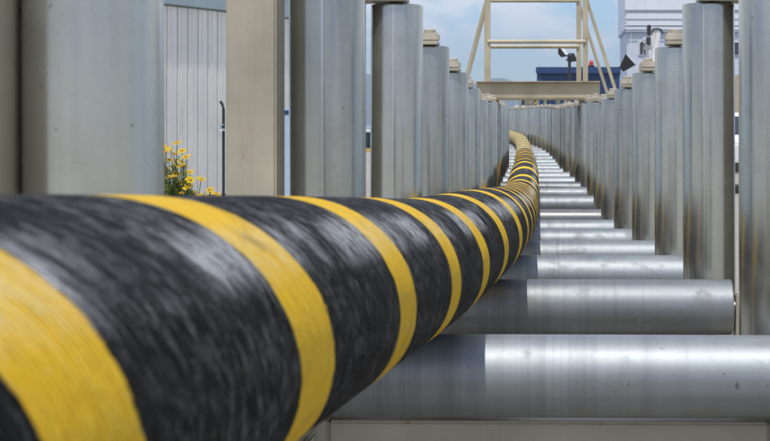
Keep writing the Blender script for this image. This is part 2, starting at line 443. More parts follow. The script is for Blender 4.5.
CR, UP, FR = cross_roller_meshes(), upright_meshes(), frame_meshes()
def use(src, parent, loc=None, rot=None, scale=None):
    c = src.copy(); col.objects.link(c); c.parent = parent
    if loc: c.location = loc
    if rot: c.rotation_euler = rot
    if scale: c.scale = scale
    return c

NST = 32
N_LEFT = 14
dull = {8: 1, 9: .0}
for k in range(1, NST + 1):
    d = k + .03; dp = k + .2
    a = yaw(d)
    base = P(d)
    # frame: everything that is bolted together at this station
    fr = thing('support_frame', 'beige steel frame carrying the %s cross roller from the camera' % ORD[k - 1], 'steel frame',
               (base.x, base.y, base.z), a, 'frames of the roller track')
    use(FR['beam'], fr)
    for s in (-1, 1):
        use(FR['end_plate'], fr, (s * 2.76 * D, 0, 0))
        use(FR['side_rail'], fr, (s * 3.6 * D, 0, 0))
        h = (base.z - 1.25 * D) - GZ
        use(FR['leg'], fr, (s * 3.6 * D, 0, -1.25 * D), None, (1, 1, h))
        b = use(FR['end_bracket'], fr, None, None, (s, 1, 1))
        n = use(FR['bracket_nut'], b)
        if s < 0 and k > N_LEFT: continue
        if s > 0 and k == 1: continue
        x = row_off(s, dp)
        use(FR['column'], fr, (s * (x + (.82 if k == 1 else .895)) * D, 0, 0))
        ar = use(FR['arm'], fr, (s * (x + .90) * D, 0, 0), None, (-s, 1, 1))
        bl = use(FR['bearing_block'], fr, (s * (x + .90) * D, 0, 0), None, (-s, 1, 1))
        bo = use(FR['bolt'], bl)
    ht = 'resting under the striped cable' if k < 24 else 'at the far bend of the track'
    t = thing('cross_roller', '%s horizontal galvanised roller from the camera, lying across the track' % ORD[k - 1], 'roller', base, a, 'horizontal rollers across the track')
    if k == 8: t['label'] = 'dull dark grey horizontal roller, eighth from the camera, darker than its neighbours'
    tb = use(CR[0], t)
    tb.rotation_mode = 'ZYX'; tb.rotation_euler = (0, PI / 2, random.uniform(0, 6.28))
    if k in (8,):
        tb.data = tb.data.copy(); tb.data.materials[0] = M['galv_dull']
    use(CR[1], t, None, (0, PI / 2, 0))
    for s in (-1, 1):
        if s < 0 and k > N_LEFT or s > 0 and k == 1: continue
        p = P(d, s * row_off(s, dp)) + Vector((-math.sin(a), math.cos(a), 0)) * 1.66 * D
        side = 'left' if s < 0 else 'right'
        n = k if s < 0 else k - 1
        t = thing('upright_roller', '%s upright galvanised roller from the camera in the %s hand row' % (ORD[n - 1], side), 'roller', p, a, 'upright rollers on the %s of the cable' % side)
        seam = {(-1, 2): -1.55, (-1, 3): -1.62, (1, 3): -1.85}.get((s, k), random.uniform(0, 6.28))
        t.rotation_euler = (random.uniform(-.004, .004), random.uniform(-.004, .004), a)
        use(UP[0], t, (0, 0, random.uniform(-.03, .03) * D), (0, 0, seam))
        use(UP[1], t)
for grp in (CR, UP, FR.values()):
    for o in list(grp): bpy.data.objects.remove(o)

# ------------------------------------------------------------------ the cable
X_C = [(-1.2, -3.1), (0, -2.48), (.5, -2.22), (1.03, -1.99), (1.5, -1.80), (2.03, -1.58), (2.5, -1.39), (3.03, -1.2), (4.03, -1.07), (5, -1.04), (7, -1.10), (9, -1.16), (10, -1.22),
       (12, -1.42), (14, -1.70), (16, -1.95), (18, -2.30), (20, -2.75), (22, -3.3), (24, -4.15), (26, -5.2), (28, -6.6), (30, -8.4), (32, -10.6)]
CR_ = .825
ZCAB = [(-1.2, -.2), (0, -.82), (.5, -1.04), (1.03, -1.28), (1.5, -1.5), (2.03, -1.75)] + [(k + .03, Zc(k + .03) + .5 + CR_) for k in range(3, 33)]
def cable():
    bm = bmesh.new(); lay = bm.verts.layers.float_vector.new('cab')
    pts = []; d = -1.2
    while d < 31:
        lift = .10 if d < 1.6 else 0
        z = interp(ZCAB, d)
        pts.append((d, Vector((interp(X_C, d) * D, d * S, z * D)))); d += .03 if d < 6 else .06
    # zero of the length at station 0
    s = -1.2 * 9.8; rings = []; NS = 96
    for i, (d, p) in enumerate(pts):
        if i: s += (p - pts[i - 1][1]).length / D
        t = (pts[min(i + 1, len(pts) - 1)][1] - pts[max(0, i - 1)][1]).normalized()
        x = t.cross(Vector((0, 0, 1))).normalized(); up = x.cross(t)
        ring = []
        for j in range(NS + 1):
            u = j / NS; a = u * 2 * PI          # bottom, left, top, right
            rr = CR_ * D * (1 + .006 * mnoise.noise(Vector((s * .5, math.cos(a), math.sin(a)))))
            v = bm.verts.new(p + rr * (-up * math.cos(a) - x * math.sin(a)))
            v[lay] = (s, u, 0); ring.append(v)
        rings.append(ring)
    for a, b in zip(rings, rings[1:]):
        for j in range(NS):
            bm.faces.new((a[j], b[j], b[j + 1], a[j + 1]))
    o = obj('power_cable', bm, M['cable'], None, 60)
    return tag(o, 'thick black cable with spiral yellow stripes lying along the rollers', 'cable')
cable()

# ------------------------------------------------------------------ step-over platform across the track
def platform():
    d0, d1 = 10.4, 11.1
    y0, y1 = d0 * S, d1 * S
    cx = -.53 * D
    g = thing('crossing_platform', 'beige steel step-over platform with handrails spanning above the rollers', 'platform', (cx, y0, GZ))
    def p(x, y, z): return (x * D, (y - y0), z * D - GZ)        # x, z in D
    hw = 3.05; zt, zb = 2.46, 1.52
    for yy, s in ((y0, 0), (y1, -.27)):
        bm = bmesh.new()
        f = -1 if yy == y0 else 1
        box(bm, (-3.75 + s) * D, (3.95 + s) * D, yy - y0 - .03 * D, yy - y0 + .03 * D, zb * D - GZ, zt * D - GZ, .003)
        box(bm, (-3.76 + s) * D, (3.96 + s) * D, yy - y0 - .03 * D - .35 * D, yy - y0 + .35 * D, zt * D - GZ + .001, (zt + .07) * D - GZ, .003)
        box(bm, (-3.76 + s) * D, (3.96 + s) * D, yy - y0 - .35 * D, yy - y0 + .35 * D, (zb - .07) * D - GZ, zb * D - GZ - .001, .003)
        obj('girder', bm, M['gantry'], g, 40)
    bm = bmesh.new()
    for i in range(14):
        yy = .45 * D + i * (y1 - y0 - .9 * D) / 13
        box(bm, -3.7 * D, 3.7 * D, yy - .03 * D, yy + .03 * D, (zt - .15) * D - GZ, (zt + .05) * D - GZ)
    obj('deck_grating', bm, M['galv_dull'], g)
    for yy, s in ((0, 0), (y1 - y0, -.27)):
        for sx, w in ((-1, .36), (1, .32)):
            bm = bmesh.new()
            box(bm, (sx * hw + s - w / 2) * D, (sx * hw + s + w / 2) * D, yy - .16 * D, yy + .16 * D, (zt + .072) * D - GZ, 8.5 * D - GZ, .004)
            obj('post', bm, M['gantry'], g, 40)
        for z, rr in ((8.05, .12), (5.0, .13)):
            bm = bmesh.new()
            rod(bm, ((-hw + s) * D, yy - .17 * D, z * D - GZ), ((hw + s) * D, yy - .17 * D, z * D - GZ), rr * D, 12)
            obj('rail', bm, M['gantry'], g, 40)
        for sx, top, k in ((-1, 7.75, .262), (1, 7.75, .318)):
            bm = bmesh.new()
            L = top + 6.95
            bar(bm, ((sx * (hw + .05) + s) * D, yy + .20 * D, top * D - GZ), ((sx * (hw + .05 + k * L) + s) * D, yy + .20 * D, .002), .28 * D, .2 * D, .003)
            obj('stair_rail', bm, M['gantry'], g, 40)
    for sx, k in ((-1, .262), (1, .318)):
        for i in range(6):
            z = 1.4 - i * 1.45
            x = hw + .05 + k * (7.75 - z)
            bm = bmesh.new()
            box(bm, (sx * x - .5) * D, (sx * x + .5) * D, .31 * D, y1 - y0 + .1 * D, z * D - GZ, (z + .1) * D - GZ, .003)
            obj('tread', bm, M['galv_dull'], g)
    # legs that carry the girders beside the track
    for yy, s in ((0, 0), (y1 - y0, -.27)):
        for sx in (-1, 1):
            bm = bmesh.new()
            box(bm, (sx * 4.9 + s - .2) * D, (sx * 4.9 + s + .2) * D, yy - .2 * D, yy + .2 * D, 0, (zb - .5) * D - GZ, .004)
            box(bm, (sx * 4.9 + s - (1.3 if sx > 0 else .2)) * D, (sx * 4.9 + s + (.2 if sx > 0 else 1.3)) * D, yy - .2 * D, yy + .2 * D, (zb - .5) * D - GZ + .001, (zb - .075) * D - GZ, .004)
            obj('leg', bm, M['gantry'], g, 40)
platform()

# ------------------------------------------------------------------ ground, sea, hills
def sheet(name, x0, x1, y0, y1, z, mat, thick=0):
    bm = bmesh.new()
    box(bm, x0, x1, y0, y1, z - max(thick, .05), z)
    return tag(obj(name, bm, mat), kind='structure')
QY = 66.0
sheet('ground', -120, 120, -40, QY, GZ, M['ground'], 3)
sheet('sea', -2600, 2600, QY + .02, 2600, GZ - 1.8, M['water'])
bm = bmesh.new(); box(bm, -120, 120, QY - .4, QY + .001, GZ + .001, GZ + .12, .02)
tag(obj('quay_kerb', bm, M['yellow']), 'low yellow painted kerb along the edge of the quay', 'kerb')
def hills():
    bm = bmesh.new(); nx, ny = 220, 14
    x0, x1, y0, y1 = -1500, 900, 1900, 2450
    ridge = [(-1500, 70), (-800, 95), (-420, 88), (-262, 72), (-200, 74), (-110, 56), (-60, 68), (-20, 55), (30, 44), (80, 36), (160, 30), (320, 42), (500, 50), (900, 40)]
    g = []
    for j in range(ny + 1):
        row = []
        for i in range(nx + 1):
            x = x0 + (x1 - x0) * i / nx; t = j / ny; y = y0 + (y1 - y0) * t
            h = interp(ridge, x * (2200 / 2200))
            prof = math.sin(min(1, t * 1.25) * PI / 2) ** .8 if t < .8 else 1 - (t - .8) * 2.5
            n = mnoise.fractal(Vector((x * .012, y * .012, 3)), 1, 2, 5)
            z = (h + n * 7) * prof + GZ - 3
            row.append(bm.verts.new((x, y, z)))
        g.append(row)
    for j in range(ny):
        for i in range(nx):
            bm.faces.new((g[j][i], g[j][i + 1], g[j + 1][i + 1], g[j + 1][i]))
    return tag(obj('hills', bm, M['hill'], None, 60), kind='structure')
hills()

# ------------------------------------------------------------------ left background
def shed():
    p0 = Vector((-6.95, 22.3, GZ)); p1 = Vector((-4.12, 29.1, GZ))
    ang = math.atan2(p1.y - p0.y, p1.x - p0.x); L = (p1 - p0).length
    g = thing('storage_shed', 'pale grey sheet metal shed with blue grey trim behind the flowers', 'shed', p0, ang)
    H = 1.80 + 1.19
    bm = bmesh.new()
    box(bm, 0, L, .06, 3.5, 0, H)
    n = int(L / .27)
    for i in range(n):                                         # interlocking panels with grooves
        x = i * L / n
        box(bm, x + .012, x + L / n - .012, .0, .059, .02, H - .02, .008)
        box(bm, x + .10, x + .125, -.006, .001, .03, H - .03, .003)
    obj('wall', bm, M['shed'], g)
    bm = bmesh.new(); box(bm, -.05, L + .05, -.07, 3.6, H + .002, H + .34, .01); box(bm, -.06, L + .06, -.10, 3.62, H + .342, H + .40, .008)
    obj('fascia', bm, M['shed_trim'], g, 40)
    bm = bmesh.new(); box(bm, -.1, L + .1, -.14, 3.7, H + .402, H + .46, .01)
    obj('roof', bm, M['shed_roof'], g, 40)
shed()
def standpipe():
    p = at(223.5, 122, 24.6); p.z = GZ
    g = thing('standpipe', 'dark standpipe with a metal tap beside the pale grey shed', 'standpipe', p)
    bm = bmesh.new(); tube(bm, [(0, 0, 0), (0, 0, 1.38), (-.02, 0, 1.46), (-.05, 0, 1.50)], .022, 12)
    obj('pipe', bm, M['black'], g, 40)
    bm = bmesh.new(); rod(bm, (0, 0, 1.07), (-.02, -.10, 1.07), .025, 10); tube(bm, [(-.02, -.06, 1.07), (-.025, -.11, 1.05), (-.025, -.12, 0.98)], .018, 8)
    tp = obj('tap', bm, M['alu'], g, 40)
    bm = bmesh.new(); rod(bm, (-.02, -.07, 1.09), (-.02, -.07, 1.14), .010, 8); rod(bm, (-.02, -.07, 1.14), (-.02, -.07, 1.155), .045, 10)
    obj('tap_handle', bm, M['pale_blue'], tp, 40)
standpipe()
def cabinet():
    p = at(289, 122, 23.6); p.z = GZ
    g = thing('utility_cabinet', 'pale blue utility cabinet with a small dark sign next to the shed', 'cabinet', p)
    h = 1.19 + 15 * 23.6 / F
    bm = bmesh.new(); box(bm, -.35, .35, 0, .4, .06, h, .01); obj('body', bm, M['pale_blue'], g, 40)
    bm = bmesh.new(); box(bm, -.33, .33, -.02, -.001, .1, h - .03, .006); dr = obj('door', bm, M['pale_blue'], g, 40)
    bm = bmesh.new(); box(bm, .24, .27, -.05, -.021, .6, .75, .006); obj('handle', bm, M['black'], dr, 40)
    bm = bmesh.new(); box(bm, -.09, .0, -.027, -.021, h - .11, h - .05); obj('plate', bm, M['blue'], dr)
    bm = bmesh.new(); box(bm, -.36, .36, .02, .41, 0, .058); obj('plinth', bm, M['shed_roof'], g)
cabinet()
def barge():
    y = 92.0
    p = at(372, 122, y); p.z = GZ - 1.8
    g = thing('moored_barge', 'dark green barge hull moored beyond the yellow quay kerb', 'barge', p)
    zt = (VY - 132.5) * y / F - p.z
    bm = bmesh.new()
    prof = [(-14, 0), (14, 0), (14, 9), (-14, 9)]
    lo = [bm.verts.new((x * .96, yy * .96 + .2, -.4)) for x, yy in prof]; hi = [bm.verts.new((x, yy, zt)) for x, yy in prof]
    for i in range(4): bm.faces.new((lo[i], lo[(i + 1) % 4], hi[(i + 1) % 4], hi[i]))
    bm.faces.new(hi); bm.faces.new(lo)
    for i in range(15): box(bm, -13 + i * 1.8, -12.8 + i * 1.8, -.12, .02, .2, zt - .1)
    obj('hull', bm, M['green'], g)
    bm = bmesh.new(); box(bm, -14.05, 14.05, -.08, .1, zt + .002, zt + .12, .02); box(bm, -14.05, 14.05, 8.9, 9.08, zt + .002, zt + .12, .02)
    obj('gunwale', bm, M['white'], g)
barge()
def daisies():
    Y = 6.5
    p = at(186, 122, Y); p.z = GZ
    g = thing('daisy_bush', 'bush of yellow daisies flowering in front of the grey shed', 'plant', p)
    heads = [(163, 149), (166, 152), (177, 143), (182, 151), (174, 154), (169, 160), (181, 162), (184, 166), (178, 166), (189.5, 172.5), (201, 179.5), (210, 190), (216, 194),
             (179, 184), (186, 182), (182, 193), (165, 172), (168, 169), (163, 178), (192, 194.5), (201, 194), (198, 196), (162, 188), (207, 196), (166, 147), (171, 150), (176, 160), (186, 157), (164, 183), (170, 187), (190, 180), (176, 174), (188, 187), (172, 177), (164, 195)]
    NF = len(heads)
    heads += [(random.uniform(159, 190), random.uniform(158, 186)) for _ in range(26)] + [(random.uniform(175, 214), random.uniform(186, 196)) for _ in range(10)]
    def loc(px, py, dy): return at(px, py, Y + dy) - p
    bs = bmesh.new(); bl = bmesh.new()
    for i, (px, py) in enumerate(heads):
        dy = random.uniform(-.10, .10)
        h = loc(px, py, dy)
        b = Vector((random.uniform(-.10, .06), random.uniform(-.06, .06), 0))
        b.x += h.x * .35
        mid = b.lerp(h, .6) + Vector((random.uniform(-.02, .02), random.uniform(-.02, .02), 0)); mid.x = b.x * .45 + h.x * .55
        pts = []
        for t in [k / 10 for k in range(11)]:
            pts.append(b * (1 - t) ** 2 + mid * 2 * t * (1 - t) + (h + Vector((0, 0, -.004))) * t * t)
        tube(bs, pts, lambda i: .0032 - .00018 * i, 6)
        for k in range(110):                                     # thread-like leaves
            t = random.uniform(.35, .93); j = min(9, int(t * 10)); q = pts[j].lerp(pts[j + 1], t * 10 - j)
            a = random.uniform(0, 2 * PI); l = random.uniform(.022, .06) * (1.15 - t * .6)
            dr = Vector((math.cos(a), math.sin(a), random.uniform(.2, 1.1))).normalized() * l
            w = Vector((-math.sin(a), math.cos(a), 0)) * .0030
            v = [bl.verts.new(q - w), bl.verts.new(q + w), bl.verts.new(q + dr * .6 + w * .8), bl.verts.new(q + dr), bl.verts.new(q + dr * .6 - w * .8)]
            bl.faces.new(v)
            for s in (-1, 1):
                e = q + dr * .45; d2 = (dr + Vector((-dr.y, dr.x, .3 * l)) * s).normalized() * l * .5
                w2 = Vector((-d2.y, d2.x, 0)).normalized() * .0026
                bl.faces.new([bl.verts.new(e - w2), bl.verts.new(e + w2), bl.verts.new(e + d2)])
        if i >= NF: continue
        young = i in (17, 20, 23, 25)
        fl = bmesh.new()
        rad = random.uniform(.021, .027) * (.55 if young else 1)
        tilt = Matrix.Translation(h) @ Matrix.Rotation(random.uniform(-.55, .55), 4, 'Y') @ Matrix.Rotation(random.uniform(.0, .65), 4, 'X')
        npet = random.choice((11, 12, 13))
        for k in range(npet):
            a = 2 * PI * k / npet + random.uniform(-.1, .1); l = rad * random.uniform(.85, 1.08); w = rad * .19
            ca, sa = math.cos(a), math.sin(a); dz = random.uniform(-.12, .28) * l
            def q(u, v, z): return tilt @ Vector((ca * u - sa * v, sa * u + ca * v, z))
            vs = [q(.004, -w * .5, .001), q(.004, w * .5, .001), q(l * .6, w, dz * .5), q(l * .93, w * .6, dz * .9), q(l, 0, dz), q(l * .93, -w * .6, dz * .9), q(l * .6, -w, dz * .5)]
            fl.faces.new([fl.verts.new(c) for c in vs])
        f = obj('flower', fl, M['petal'], g)
        ds = bmesh.new(); rr = rad * .36
        lathe(ds, [(0, -.004), (rr * .7, -.003), (rr, .001), (rr * .8, .004), (rr * .4, .0058), (0, .0062)], 14, tilt)
        obj('flower_disc', ds, M['disc'], f, 60)
    obj('stem', bs, M['stem'], g, 60); obj('leaf', bl, M['leaf'], g)
daisies()

# ------------------------------------------------------------------ things beyond the gantry
def container():
    y = 56.0
    a, b = at(539.5, 122, y), at(617.0, 122, y)
    g = thing('blue_container', 'dark blue site container beyond the step-over platform', 'container', ((a.x + b.x) / 2, y, GZ), -.04)
    hw = (b.x - a.x) / 2; H = 51 * y / F - GZ
    bm = bmesh.new(); box(bm, -hw, hw, 0, 6, .12, H - .1, .02)
    n = 13
    for i in range(n):
        x = -hw + .22 + i * (2 * hw - .44) / (n - 1)
        box(bm, x - .06, x + .06, -.035, .002, .3, H - .32, .015)
    obj('body', bm, M['blue'], g, 40)
    bm = bmesh.new(); box(bm, -hw - .12, hw + .12, -.15, 6.12, H - .098, H + .13, .02); obj('roof', bm, M['blue_edge'], g, 40)
    for sx in (-1, 1):
        bm = bmesh.new(); box(bm, sx * hw - .09, sx * hw + .09, -.06, .08, 0, H - .1, .01)
        obj('corner_post', bm, M['blue_edge'], g, 40)
    t = thing('warning_beacon', 'small red beacon on the roof of the blue container', 'beacon', (at(591.5, 122, y).x, y + .3, GZ + H + .131))
    bm = bmesh.new(); lathe(bm, [(0, 0), (.12, 0), (.12, .07), (0, .07)], 16); obj('base', bm, M['black'], t, 40)
    bm = bmesh.new(); lathe(bm, [(0, .071), (.075, .071), (.08, .15), (.07, .21), (.035, .24), (0, .245)], 16); obj('lens', bm, M['red'], t, 40)
container()
def lamp_head(g, c, az, tilt, w, h, t, name='lamp_head'):
    """wedge shaped floodlight: body, lens and bracket"""
    m = Matrix.Translation(c) @ Matrix.Rotation(az, 4, 'Z') @ Matrix.Rotation(tilt, 4, 'X')
    bm = bmesh.new()
    pr = [(-.5, -.5, 0), (.5, -.5, 0), (.5, .5, 0), (-.5, .5, 0)]
    f = [bm.verts.new(m @ Vector((x * w, 0, z * h))) for x, z, _ in pr]
    k = [bm.verts.new(m @ Vector((x * w * .45, t, z * h * .4 - h * .08))) for x, z, _ in pr]
    for i in range(4): bm.faces.new((f[i], f[(i + 1) % 4], k[(i + 1) % 4], k[i]))
    bm.faces.new(k); bm.faces.new(f)
    hd = obj(name, bm, M['black'], g)
    bm = bmesh.new(); box(bm, -.45 * w, .45 * w, -.012, -.002, -.43 * h, .43 * h, 0, m); obj('lens', bm, M['lens'], hd)
    return hd
def pole_lights():
    y = 46.0
    p = at(569.5, 122, y)
    g = thing('floodlight_mast', 'slim dark mast with two tilted floodlights before the blue container', 'floodlight', (p.x, y, GZ))
    top = 63 * y / F - GZ
    bm = bmesh.new(); rod(bm, (0, 0, 0), (0, 0, top - .06), .045, 12); rod(bm, (0, 0, 0), (0, 0, .02), .16, 12); rod(bm, (0, 0, .02), (0, 0, top * .6), .06, 12); obj('pole', bm, M['black'], g, 40)
    bm = bmesh.new(); box(bm, -.10, .12, -.04, .04, top - .06, top - .01, .005); obj('crossbar', bm, M['black'], g)
    lamp_head(g, Vector((-.16, -.06, top + .22)), R(75), R(-38), .42, .34, .16)
    lamp_head(g, Vector((.10, .05, top + .05)), R(120), R(-30), .30, .26, .16)
    y = 31.0
    p = at(642, 122, y)
    g = thing('floodlight_stand', 'black floodlight on a tan bracket showing behind the right hand rollers', 'floodlight', (p.x, y, GZ))
    top = 54 * y / F - GZ
    bm = bmesh.new(); rod(bm, (0, 0, 0), (0, 0, top - .10), .03, 12); rod(bm, (0, 0, 0), (0, 0, .02), .14, 12); obj('pole', bm, M['tan'], g, 40)
    bm = bmesh.new(); box(bm, -.05, .03, -.05, -.03, top - .12, top + .06, .004); box(bm, -.05, .03, .09, .11, top - .12, top + .06, .004); box(bm, -.05, .03, -.031, .091, top - .12, top - .10, .004); obj('bracket', bm, M['tan'], g)
    lamp_head(g, Vector((-.21, .03, top + .16)), R(82), R(-42), .24, .27, .26)
pole_lights()
def crane():
    y = 60.0
    p = at(651, 122, y)
    g = thing('deck_crane', 'white twin-armed derrick with black lamps in front of the ship', 'derrick', (p.x, y, GZ))
    def q(px, py, dy=0): return at(px, py, y) - Vector((p.x, y, GZ)) + Vector((0, dy, 0))
    bm = bmesh.new(); b = q(651, 122); rod(bm, (b.x, 0, 0), (b.x, 0, q(651, 62).z), .22, 20); obj('pedestal', bm, M['white'], g, 40)
    for a, t in (((646.5, 62), (653.5, 31)), ((653, 62), (658.5, 31))):
        bm = bmesh.new(); bar(bm, q(*a), q(*t), .20, .2, .02); obj('arm', bm, M['white'], g, 40)
    bm = bmesh.new(); tube(bm, [q(652, 33, -.12), q(653, 29.5, -.12), q(657, 29, -.12), q(661, 30, -.12), q(662.5, 34, -.12)], .035, 8); obj('cable_loop', bm, M['black'], g, 40)
    bm = bmesh.new(); a, t = q(646.6, 36, -.2), q(650.6, 25.5, -.2); box(bm, a.x, t.x, -.35, -.05, a.z, t.z, .03); obj('lamp_box', bm, M['black'], g, 40)
    bm = bmesh.new(); a, t = q(641, 47), q(648, 36.2); c = (a + t) / 2
    rod(bm, (c.x, -.45, c.z), (c.x, -.05, c.z), (t.x - a.x) * .5, 20, .03); obj('searchlight', bm, M['alu'], g, 40)
    bm = bmesh.new(); a, t = q(645.5, 46), q(649.5, 38); box(bm, a.x, t.x, -.62, -.46, a.z, t.z, .02); obj('lamp_cover', bm, M['black'], g, 40)
    bm = bmesh.new(); a, t = q(638.6, 56), q(643.2, 41.5); box(bm, a.x, t.x, -.30, -.12, a.z, t.z, .02); dk = obj('control_box', bm, M['ship_grey'], g, 40)
    bm = bmesh.new(); box(bm, a.x + .03, t.x - .03, -.31, -.301, a.z + .05, t.z - .05); obj('window', bm, M['glass'], dk)
    bm = bmesh.new(); a = q(640, 48); box(bm, a.x, b.x, -.11, .0, a.z - .06, a.z + .06, .01); obj('side_arm', bm, M['white'], g, 40)
crane()
def ship():
    y = 95.0
    k = y / F
    p = at(625, 122, y)
    g = thing('moored_ship', 'white and pale grey ship superstructure rising behind the right hand rollers', 'ship', (p.x, y, GZ - 1.8))
    z = lambda py: (VY - py) * k - GZ + 1.8
    bm = bmesh.new(); box(bm, .12, 16, .25, 9, 3.0, z(31), .05); obj('deckhouse', bm, M['ship_grey'], g, 40)
    bm = bmesh.new(); box(bm, 0, 16.2, 0, 9.2, z(31) + .005, z(-40), .08); obj('bulwark', bm, M['ship'], g, 40)
    bm = bmesh.new()
    for py, t in ((10.5, .03), (12.2, .03), (19.5, .035), (26, .02), (31.5, .04)): box(bm, -.03, 16.2, -.03, .01, z(py) - t, z(py) + t, .02)
    obj('rubbing_strake', bm, M['ship'], g, 40)
    for px in (637.5, 668, 700, 733):
        a = (px - 625) * k
        bm = bmesh.new(); box(bm, a, a + .55, .18, .245, z(56), z(41), .05); w = obj('window', bm, M['white'], g, 40)
        bm = bmesh.new(); box(bm, a + .07, a + .48, .165, .179, z(56) + .08, z(41) - .08, .03); obj('pane', bm, M['glass'], w, 40)
    bm = bmesh.new(); rod(bm, (.36, .15, 4), (.36, .15, z(-20)), .03, 8); obj('pipe', bm, M['white'], g, 40)
    bm = bmesh.new()
    pts = [(-2, .2), (20, .2), (20, 9), (-2, 9), (-5, 4.6)]
    lo = [bm.verts.new((x * .97, yy, -.5)) for x, yy in pts]; hi = [bm.verts.new((x, yy, 3.0)) for x, yy in pts]
    for i in range(5): bm.faces.new((lo[i], lo[(i + 1) % 5], hi[(i + 1) % 5], hi[i]))
    bm.faces.new(lo); bm.faces.new(hi); obj('hull', bm, M['blue'], g)
ship()
# steel posts and the hose trailer seen through the bend, under the platform
FX = [520.5, 526.5, 532, 538, 545.2, 558, 565.4, 569.2, 577, 584]
FN = ['leftmost', 'second from the left', 'third from the left', 'fourth from the left', 'fifth from the left', 'sixth from the left', 'seventh from the left', 'eighth from the left', 'second from the right', 'rightmost']
for i, px in enumerate(FX):
    y = 53.0 + (i % 3) * .3
    p = at(px, 122, y); p.z = GZ
    t = thing('steel_post', 'slim grey steel post seen below the platform, %s of its row' % FN[i], 'post', p, 0, 'slim posts beyond the bend')
    w = .045 + .02 * ((i * 7) % 3)
    bm = bmesh.new(); rod(bm, (0, 0, 0), (0, 0, 1.19 + 27 * y / F), w, 12); obj('shaft', bm, M['galv'], t, 40)
    bm = bmesh.new(); rod(bm, (0, 0, 0), (0, 0, .03), w * 2.4, 12); obj('base_plate', bm, M['beige'], t, 40)
def trailer():
    y = 60.0
    p = at(550, 122, y)
    g = thing('flatbed_trailer', 'low white flatbed trailer behind the slim posts beyond the bend', 'trailer', (p.x, y, GZ))
    zt = 16.5 * y / F - GZ
    hw = 36 * y / F
    bm = bmesh.new(); box(bm, -hw, hw, 0, 2.2, zt - .16, zt, .02); obj('deck', bm, M['white'], g, 40)
    bm = bmesh.new(); box(bm, -hw + .1, hw - .1, .3, 1.9, zt - .42, zt - .163, .02); obj('chassis', bm, M['black'], g, 40)
    for sx in (-.65, .65):
        for yy in (.35, 1.65):
            bm = bmesh.new(); rod(bm, (sx * hw, yy - .12, .45), (sx * hw, yy + .12, .45), .45, 28, .04); wh = obj('wheel', bm, M['tyre'], g, 40)
            bm = bmesh.new(); rod(bm, (sx * hw, yy - .135, .45), (sx * hw, yy - .121, .45), .22, 20); obj('rim', bm, M['alu'], wh, 40)
            bm = bmesh.new(); box(bm, sx * hw - .07, sx * hw + .07, yy - .1, yy + .1, .9, zt - .42); obj('strut', bm, M['black'], g)
    zc = zt + GZ
    for i, px in enumerate((533, 548.5, 561, 574)):
        q = at(px, 122, y + .6)
        c = thing('hose_coil', 'yellow hose coil standing on the trailer, %s of four' % ('leftmost', 'second from left', 'third from left', 'rightmost')[i], 'hose', (q.x, y + .6, zc), .1 * i, 'yellow hose coils on the trailer')
        bm = bmesh.new()
        pts = []
        for a in range(0, 145):
            t = a / 24; ang = 2 * PI * t; rr = .17 + .012 * math.sin(5 * t)
            pts.append(Vector((rr * math.cos(ang), (t - 3) * .055, .215 + rr * math.sin(ang) * 1.0)))
        tube(bm, pts, .03, 8); obj('hose', bm, M['hose'], c, 60)
    for i, (px, hh) in enumerate(((526, .28), (540.5, .36), (555, .33), (568, .42))):
        q = at(px, 122, y + 1.5)
        c = thing('equipment_case', 'dark equipment case on the white trailer, %s of four' % ('leftmost', 'second from left', 'third from left', 'rightmost')[i], 'case', (q.x, y + 1.5, zc), 0, 'dark cases on the trailer')
        bm = bmesh.new(); box(bm, -.24, .24, -.25, .25, .001, hh, .03); obj('body', bm, M['black'], c, 40)
        bm = bmesh.new(); box(bm, -.25, .25, -.26, .26, hh + .001, hh + .05, .015); obj('lid', bm, M['blue'], c, 40)
trailer()
